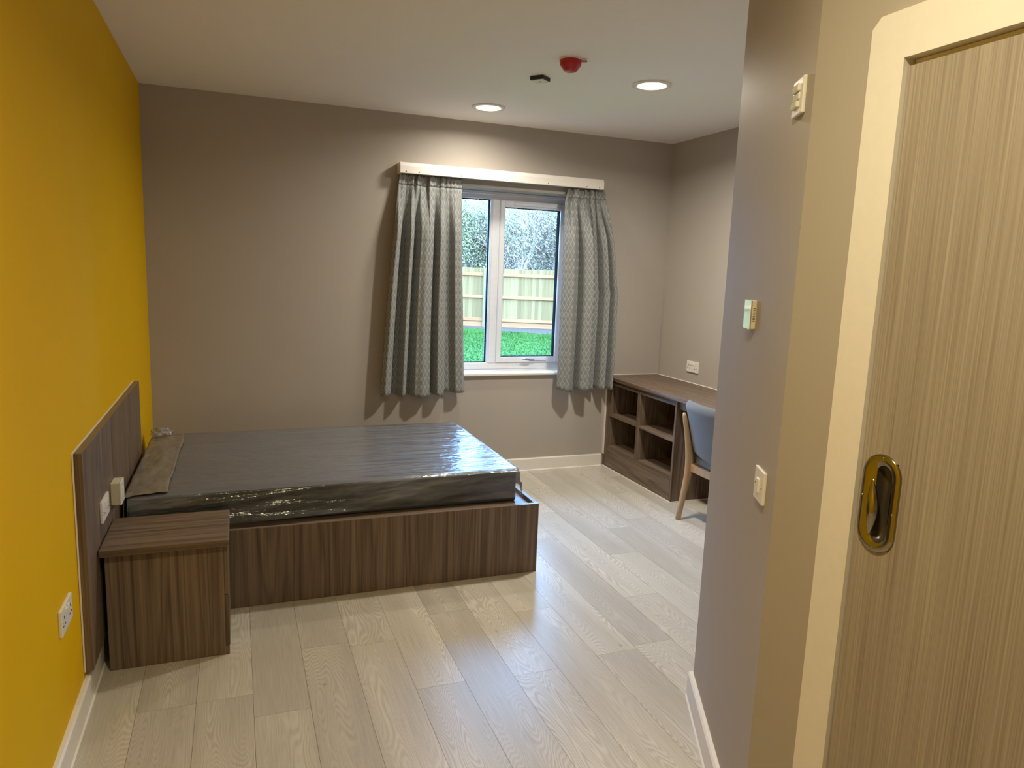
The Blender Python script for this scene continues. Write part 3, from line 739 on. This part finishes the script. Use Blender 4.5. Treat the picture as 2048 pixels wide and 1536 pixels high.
# angled wall fixtures
ang = Vector((CB[0]-CA[0], CB[1]-CA[1], 0)).normalized(); nrm = Vector((-ang.y, ang.x, 0)); RA = math.atan2(nrm.x, -nrm.y)
def on_angled(s, z): return Vector((CA[0], CA[1], z)) + ang*s
t = thing('light_switch', 'white single light switch low on the angled wall', 'switch', on_angled(0.116, 1.015), RA)
plate(t, 0.088, 0.084, 0.009, M['white_plastic'])
bm = bmesh.new(); box(bm, -0.011, 0.011, -0.014, -0.008, -0.018, 0.018, 0.002, 2); finish(bm, 'rocker', M['white_plastic'], t)
for s in (-1, 1):
    bm = bmesh.new(); box(bm, s*0.030-0.0025, s*0.030+0.0025, -0.0105, -0.0085, -0.0025, 0.0025, 0.001); finish(bm, 'screw', M['screw'], t)
t = thing('thermostat', 'small glossy thermostat with side vents midway up the angled wall', 'thermostat', on_angled(0.371, 1.435), RA)
bm = bmesh.new(); box(bm, -0.038, 0.038, -0.0125, 0, -0.040, 0.040, 0.002); finish(bm, 'case', M['cream_plastic'], t)
bm = bmesh.new(); box(bm, -0.0395, 0.0395, -0.0165, -0.0138, -0.041, 0.041, 0.001)
o = finish(bm, 'screen', plain('glossy_screen', (0.70, 0.74, 0.70), 0.05, 0.75), t); o['label'] = 'glossy pale screen'
for k in range(9):
    bm = bmesh.new(); box(bm, 0.0372, 0.0384, -0.0095, -0.0035, 0.018-k*0.0044-0.0009, 0.018-k*0.0044+0.0009); finish(bm, 'vent_slot', M['slot'], t)
t = thing('isolator_switch', 'white switch plate with glossy ridged front high on the angled wall', 'switch', on_angled(0.094, 1.952), RA)
plate(t, 0.080, 0.082, 0.009, M['white_plastic'])
gl = plain('glossy_white_rocker', (0.78, 0.76, 0.72), 0.07)
for k, (z0, z1, dd) in enumerate(((0.010, 0.028, 0.016), (-0.008, 0.008, 0.013), (-0.026, -0.011, 0.017))):
    bm = bmesh.new(); box(bm, -0.026, 0.022, -dd, -0.008, z0, z1, 0.004, 3); finish(bm, 'rocker', gl, t)

# ------------------------------------------------------------------ ceiling fixtures
def downlight(label, x, y):
    t = thing('downlight', label, 'ceiling light', (x, y, H))
    bm = bmesh.new(); lathe(bm, [(0.077, -0.001), (0.108, -0.0005), (0.108, -0.004), (0.103, -0.008), (0.090, -0.010), (0.080, -0.008), (0.077, -0.005), (0.077, -0.001)], 48); finish(bm, 'bezel', M['white_plastic'], t, True)
    bm = bmesh.new(); lathe(bm, [(0.0, -0.011), (0.05, -0.0105), (0.072, -0.008), (0.077, -0.004), (0.077, -0.001), (0, -0.001)], 48)
    finish(bm, 'lens', M.setdefault('lamp', emit('lit_lamp_lens', (1.0, 0.90, 0.74), 7.0)), t, True)
downlight('round lit ceiling downlight directly above the window end', *LIGHTS[0][0])
downlight('round lit ceiling downlight further right near the red cap', *LIGHTS[1][0])
for p, _, _ in LOBBY: downlight('round lit ceiling downlight in the entrance behind the viewer', *p)
t = thing('smoke_detector', 'red dust cap over the ceiling smoke detector', 'smoke detector', (2.052, 3.345, H))
red = plain('red_plastic_cap', (0.42, 0.018, 0.022), 0.28)
bm = bmesh.new(); lathe(bm, [(0, -0.0005), (0.056, -0.0005), (0.056, -0.006), (0.052, -0.007), (0, -0.007)], 40); finish(bm, 'base', M['white_plastic'], t, True)
bm = bmesh.new(); lathe(bm, [(0.053, -0.007), (0.054, -0.012), (0.051, -0.030), (0.046, -0.036), (0.032, -0.054), (0.029, -0.057), (0, -0.0575)], 40)
finish(bm, 'dust_cap', red, t, True)
bm = bmesh.new(); box(bm, 0.045, 0.080, -0.010, 0.010, -0.013, -0.008, 0.002); o = finish(bm, 'pull_tab', red, t); o.rotation_euler = (0, 0, -0.5)
t = thing('ceiling_sensor', 'small square ceiling sensor with dark sides beside the red cap', 'sensor', (2.050, 3.718, H), math.radians(38))
bm = bmesh.new(); box(bm, -0.040, 0.040, -0.040, 0.040, -0.020, -0.0005, 0.002); o = finish(bm, 'case', plain('black_plastic', (0.018, 0.017, 0.016), 0.45), t)
bm = bmesh.new(); box(bm, -0.038, 0.038, -0.038, 0.038, -0.0225, -0.0195, 0.002); finish(bm, 'cover', plain('pale_sensor_cover', (0.60, 0.57, 0.50), 0.35), t)
bm = bmesh.new(); lathe(bm, [(0, -0.0245), (0.004, -0.024), (0.005, -0.022)], 12); finish(bm, 'indicator', M['slot'], t)

# ------------------------------------------------------------------ sliding door and its casing
casing = bpy.data.objects.new('trim_1', None); COL.objects.link(casing); struct(casing, 'cream white door casing with clipped corner'); casing.location = (XD, (DY0+DY1)/2, 0)
CT = 0.018; OUT = 1.151; TOP = 2.040; CHF = 0.019
def kpart(name, bm, mat, parent): bmesh.ops.translate(bm, verts=bm.verts[:], vec=-Vector(parent.location)); return finish(bm, name, mat, parent)
def yz_prism(bm, pts, x0, x1):
    a = [bm.verts.new((x0, y, z)) for y, z in pts]; b = [bm.verts.new((x1, y, z)) for y, z in pts]; n = len(pts)
    bm.faces.new(a); bm.faces.new(b[::-1])
    for i in range(n): bm.faces.new((a[i], a[(i+1) % n], b[(i+1) % n], b[i]))
o0 = DY0-(OUT-DY1)
bm = bmesh.new(); yz_prism(bm, [(DY1, 0.001), (OUT, 0.001), (OUT, TOP-CHF), (OUT-CHF, TOP), (DY1, TOP)], XD-CT, XD); kpart('side_casing', bm, M['gloss'], casing)
bm = bmesh.new(); yz_prism(bm, [(o0, 0.001), (DY0, 0.001), (DY0, TOP), (o0+CHF, TOP), (o0, TOP-CHF)], XD-CT, XD); kpart('side_casing', bm, M['gloss'], casing)
bm = bmesh.new(); yz_prism(bm, [(DY0, DZ), (DY1, DZ), (DY1, TOP), (DY0, TOP)], XD-CT, XD); kpart('head_casing', bm, M['gloss'], casing)
bm = bmesh.new(); box(bm, XD+0.0002, XD+SK+0.004, DY1+0.0004, DY1+0.005, 0.001, DZ+0.005); kpart('jamb_lining', bm, M['gloss'], casing)
bm = bmesh.new(); box(bm, XD+0.0002, XD+SK+0.004, DY0-0.005, DY0-0.0004, 0.001, DZ+0.005); kpart('jamb_lining', bm, M['gloss'], casing)
bm = bmesh.new(); box(bm, XD+0.0002, XD+SK+0.013, DY0-0.0004, DY1+0.0004, DZ+0.0004, DZ+0.005); kpart('head_lining', bm, M['gloss'], casing)
XL = XD-0.006
dr = bpy.data.objects.new('door_1', None); COL.objects.link(dr); struct(dr, 'pale oak effect sliding door with oval metal pull'); dr.location = (XL, (DY0+DY1)/2, 0)
PHY, PHZ = 1.016, 1.102        # centre of the flush pull; the leaf is cut out behind it
bm = bmesh.new(); xa, xb = XL, XL+0.044
for (ya, yb, za, zb) in ((DY0+0.001, PHY-0.034, 0.008, DZ-0.014), (PHY+0.034, DY1-0.001, 0.008, DZ-0.014), (PHY-0.034, PHY+0.034, 0.008, PHZ-0.088), (PHY-0.034, PHY+0.034, PHZ+0.088, DZ-0.014)):
    box(bm, xa, xb, ya, yb, za, zb)
bmesh.ops.remove_doubles(bm, verts=bm.verts[:], dist=1e-5)
kpart('door_leaf', bm, M['door_wood'], dr)
bm = bmesh.new(); box(bm, XL+0.016, XL+0.030, DY0+0.001, DY1-0.001, DZ-0.0135, DZ-0.0005); kpart('head_gap_strip', bm, M['gloss'], casing)  # strip added so the gap over the leaf shows dimly lit, not black
def pull():
    hy, hz, w, h = PHY, PHZ, 0.090, 0.200
    R = w/2; S = h/2-R
    def ob(r, sc=1.0, n=14):
        """obround outline, half width r, straight half S*sc"""
        pts = []
        for k in range(n+1): a = math.pi*k/n; pts.append((r*math.cos(a), S*sc+r*math.sin(a)))
        for k in range(n+1): a = math.pi+math.pi*k/n; pts.append((r*math.cos(a), -S*sc+r*math.sin(a)))
        return pts
    bm = bmesh.new()
    outer = [(R, 1.0, 0.0), (R, 1.0, 0.0030), (R-0.002, 1.0, 0.0050), (R-0.008, 1.0, 0.0052)]
    rs = [[bm.verts.new((XL-x, hy-a, hz+b)) for a, b in ob(r, sc)] for r, sc, x in outer]
    # the scoop outline is bowed like a bean
    def bean(k, x, grow=1.0):
        out = []
        for a, b in ob(0.0185*grow, 1.12*(0.8+0.2*grow)):
            out.append(bm.verts.new((XL-x, hy-(a+0.007+0.010*(1-(b/0.09)**2)-0.004), hz+b)))
        return out
    rs += [bean(0, 0.0052, 1.0), bean(0, 0.0040, 0.96)]
    for a, b in zip(rs, rs[1:]):
        for i in range(len(a)): bm.faces.new((a[i], a[(i+1) % len(a)], b[(i+1) % len(b)], b[i]))
    bmesh.ops.translate(bm, verts=bm.verts[:], vec=-Vector(dr.location))
    pl = finish(bm, 'pull_plate', M['metal'], dr, True)
    pl['label'] = 'polished oval metal pull'
    bm = bmesh.new(); rs = [bean(0, 0.0040, 0.96), bean(0, -0.010, 0.82), bean(0, -0.016, 0.45)]
    for a, b in zip(rs, rs[1:]):
        for i in range(len(a)): bm.faces.new((a[i], a[(i+1) % len(a)], b[(i+1) % len(b)], b[i]))
    bm.faces.new(rs[-1])
    bmesh.ops.translate(bm, verts=bm.verts[:], vec=-Vector(pl.location+dr.location))
    o = finish(bm, 'scoop', plain('shaded_scoop', (0.045, 0.036, 0.026), 0.3), pl, True); o['label'] = 'finger scoop of the pull, coloured dark for its shade'  # coloured dark in place of the shade and dark reflections inside the recess
    # raised crescent lip on the far side of the scoop
    bm = bmesh.new(); n = 22
    secs = []
    for k in range(n+1):
        t = k/n; b = -0.070+0.118*t; s = math.sin(math.pi*t)
        c0 = -0.0155+0.006*math.cos(math.pi*(t-0.4)); wd = 0.001+0.0150*s; hgt = 0.0052+0.011*s
        secs.append([bm.verts.new((XL-0.005, hy-(c0-wd), hz+b)), bm.verts.new((XL-hgt, hy-(c0-wd*0.2), hz+b)), bm.verts.new((XL-0.005-0.6*(hgt-0.005), hy-(c0+wd), hz+b)), bm.verts.new((XL-0.004, hy-(c0+wd*0.8), hz+b))])
    for a, b in zip(secs, secs[1:]):
        for i in range(4): bm.faces.new((a[i], a[(i+1) % 4], b[(i+1) % 4], b[i]))
    bm.faces.new(secs[0]); bm.faces.new(secs[-1])
    bmesh.ops.translate(bm, verts=bm.verts[:], vec=-Vector(pl.location+dr.location))
    finish(bm, 'grip_lip', M['metal'], pl, True)
    for a, b in ((0.002, 0.093), (-0.002, -0.093), (-0.038, 0.008), (0.036, -0.012)):
        bm = bmesh.new(); lathe(bm, [(0.0, 0.0075), (0.0018, 0.0072), (0.0028, 0.005)], 10)
        bmesh.ops.rotate(bm, verts=bm.verts[:], matrix=Matrix.Rotation(-math.pi/2, 3, 'Y')); bmesh.ops.translate(bm, verts=bm.verts[:], vec=Vector((XL, hy-a, hz+b))-Vector(dr.location))
        finish(bm, 'screw', M['metal'], pl, True)
pull()

# ------------------------------------------------------------------ garden
GZ = -0.105
bm = bmesh.new(); box(bm, -25, 45, D+0.32, 60, GZ-0.3, GZ)
struct(finish(bm, 'ground', M['lawn']))['label'] = 'lawn outside the window'
FA = Vector((6.79, 19.69, GZ)); FD = Vector((0.911, -0.412, 0)).normalized(); FN = Vector((FD.y, -FD.x, 0))  # FN points to the house
FR = math.atan2(FD.y, FD.x)
# gravel border in front of the fence
bm = bmesh.new()
pts = [FA+FD*s for s in (-8, 10)] + [FA+FD*10+FN*(2.9), FA+FD*4+FN*2.35, FA+FD*1.4+FN*1.45, FA+FD*0.2+FN*0.75, FA+FD*(-1.0)+FN*0.35, FA+FD*(-8)+FN*0.3]
prism(bm, [(p.x, p.y) for p in pts], GZ-0.05, GZ+0.012)
struct(finish(bm, 'gravel_border', M['gravel']), 'grey gravel border along the foot of the garden fence')
bm = bmesh.new(); prism(bm, [(0.5, 9.0), (4.15, 10.9), (4.2, 11.4), (3.2, 11.9), (-2.5, 14.0)], GZ-0.05, GZ+0.015)
struct(finish(bm, 'garden_path', M['paving']), 'grey paving at the left edge of the lawn')
# grass blades, uncountable
bm = bmesh.new(); rg = random.Random(3)
for k in range(26000):
    d = 6.5+12.5*math.sqrt(rg.random()); a = math.radians(rg.uniform(8, 34))
    x, y = 0.5+d*math.sin(a)+rg.uniform(-1, 1), d*math.cos(a)
    p = Vector((x, y, GZ))
    if (p-FA).dot(FN) < 0.4: continue
    th = rg.uniform(0, math.pi); w = rg.uniform(0.006, 0.012); hgt = rg.uniform(0.02, 0.05)
    dx, dy = w*math.cos(th), w*math.sin(th); lx, ly = rg.uniform(-.03, .03), rg.uniform(-.03, .03)
    bm.faces.new((bm.verts.new((x-dx, y-dy, GZ)), bm.verts.new((x+dx, y+dy, GZ)), bm.verts.new((x+lx, y+ly, GZ+hgt))))
me = bpy.data.meshes.new('grass'); bm.to_mesh(me); bm.free(); o = link('grass', me, M['blade']); o['kind'] = 'stuff'; o['label'] = 'short bright green grass of the lawn outside'; o['category'] = 'grass'

fence = thing('garden_fence', 'pale timber garden fence with pinkish rails across the lawn', 'fence', FA, FR)
bmd = bmesh.new(); extr = [(-0.062, 0.0), (0.062, 0.0), (0.062, 0.010), (-0.062, 0.018)]
prism(bmd, [(x, -y) for x, y in extr], 0.14, 1.665)
bmesh.ops.recalc_face_normals(bmd, faces=bmd.faces[:]); bme = bpy.data.meshes.new('board'); bmd.to_mesh(bme); bmd.free()
rg = random.Random(11)
for k in range(-58, 82):
    o = link('board', bme, M['fence'], fence, (k*0.100, 0.03+rg.uniform(-.004, .004), rg.uniform(-.006, .006)))
posts = [0.42+2.55*k for k in range(-2, 4)]
pb = bmesh.new(); box(pb, -0.065, 0.065, -0.10, 0.0, -0.05, 1.66, 0.006); pme = bpy.data.meshes.new('post'); bmesh.ops.recalc_face_normals(pb, faces=pb.faces[:]); pb.to_mesh(pme); pb.free()
rb = bmesh.new(); box(rb, 0.066, 2.484, -0.040, 0.012, 0, 0.088, 0.008); rme = bpy.data.meshes.new('rail'); bmesh.ops.recalc_face_normals(rb, faces=rb.faces[:]); rb.to_mesh(rme); rb.free()
gb = bmesh.new(); box(gb, 0.066, 2.484, -0.010, 0.020, -0.03, 0.150, 0.004); gme = bpy.data.meshes.new('gravel_board'); bmesh.ops.recalc_face_normals(gb, faces=gb.faces[:]); gb.to_mesh(gme); gb.free()
for i, px in enumerate(posts):
    link('post', pme, M['fence_post'], fence, (px, 0.0, 0))
    if i < len(posts)-1:
        for z in (0.165, 0.815, 1.445): link('rail', rme, M['fence_rail'], fence, (px, 0.0, z))
        link('gravel_board', gme, M['fence_rail'], fence, (px, 0.0, 0))

# trees and shrubs behind the fence
def tree_meshes(seed, height, spread, leaves, lsize, stems):
    rg = random.Random(seed); bw = bmesh.new(); tips = []
    def tube(a, b, ra, rb_):
        t = (b-a).normalized(); s = t.orthogonal().normalized(); q = t.cross(s)
        A = [bw.verts.new(a+(s*math.cos(x)+q*math.sin(x))*ra) for x in (0, 2.09, 4.19)]; B = [bw.verts.new(b+(s*math.cos(x)+q*math.sin(x))*rb_) for x in (0, 2.09, 4.19)]
        for i in range(3): bw.faces.new((A[i], A[(i+1) % 3], B[(i+1) % 3], B[i]))
    def grow(p, d, L, r, depth):
        steps = 3
        for k in range(steps):
            d = (d+Vector((rg.gauss(0, .13), rg.gauss(0, .13), rg.gauss(0.03, .09)))).normalized()
            q = p+d*L/steps; r2 = r*0.86; tube(p, q, r, r2); p, r = q, r2
            if depth <= 2: tips.append((p.copy(), d.copy()))
            if depth > 0 and (k > 0 or depth < 3):
                for _ in range(2 if depth > 1 else 1):
                    a = rg.uniform(0, 2*math.pi); sd = Vector((math.cos(a), math.sin(a), rg.uniform(0.1, 0.9)))
                    grow(p, (d*0.75+sd*0.75*spread).normalized(), L*rg.uniform(.50, .72), r*0.52, depth-1)
        if depth > 0: grow(p, d, L*0.7, r, depth-1)
    for _ in range(stems):
        a = rg.uniform(0, 2*math.pi); rr = rg.uniform(0, .7) if stems > 1 else 0
        grow(Vector((rr*math.cos(a), rr*math.sin(a), 0)), Vector((rg.gauss(0, .16), rg.gauss(0, .16), 1)).normalized(), height*0.30, 0.040, 3)
    top = max(v.co.z for v in bw.verts)
    mw = bpy.data.meshes.new('branches'); bw.to_mesh(mw); bw.free()
    bl = bmesh.new()
    for _ in range(leaves):
        p, d = rg.choice(tips); c = p+Vector((rg.gauss(0, .24), rg.gauss(0, .24), rg.gauss(0, .24)))
        if c.z < 0.2: c.z = rg.uniform(.2, 2.0)
        n = Vector((rg.gauss(0, 1), rg.gauss(0, 1), rg.gauss(0.3, 1))).normalized(); s = n.orthogonal().normalized(); q = n.cross(s); L = lsize*rg.uniform(.6, 1.3)
        bl.faces.new([bl.verts.new(c+v) for v in (-s*L, q*L*.45+n*L*.1, s*L, -q*L*.45+n*L*.1)])
    ml = bpy.data.meshes.new('foliage'); bl.to_mesh(ml); bl.free()
    return mw, ml, top
KINDS = [(tree_meshes(1, 5.4, 0.42, 30000, 0.031, 5), 'leaf_teal'), (tree_meshes(2, 5.0, 0.5, 30000, 0.031, 5), 'leaf_green'),
         (tree_meshes(3, 5.2, 0.38, 22000, 0.029, 8), 'leaf_mauve'), (tree_meshes(4, 5.6, 0.42, 30000, 0.031, 5), 'leaf_teal')]
LAB = {'leaf_teal': 'blue green leafy tree with thin pale branches behind the garden fence',
       'leaf_green': 'yellow green leafy tree with thin pale branches behind the garden fence',
       'leaf_mauve': 'mauve grey twiggy tree with thin pale stems behind the garden fence'}
rg = random.Random(21)
made = set(); slot = 0
for row, off in ((0, 1.6), (1, 4.4)):
    for k in range(-1, 6):
        kd = {0: (2, 0, 1, 3), 1: (0, 2, 3, 1), 2: (3, 0, 2, 0)}[row][(k+3) % 4]
        (mw, ml, top), mt = KINDS[kd]
        p = FA+FD*(k*1.75-0.3+row*0.85+rg.uniform(-.25, .25))-FN*(off+rg.uniform(-.3, .3))
        s = rg.uniform(3.9, 4.7)/top
        t = thing('tree', LAB[mt], 'tree', p, rg.uniform(0, 6.28), {'leaf_teal': 'blue green trees behind the fence', 'leaf_green': 'yellow green trees behind the fence', 'leaf_mauve': 'mauve trees behind the fence'}[mt])
        t.scale = (s, s, s)
        link('branches', mw, M['bark'], t)
        o = link('foliage', ml, M[mt], t); o['kind'] = 'stuff'
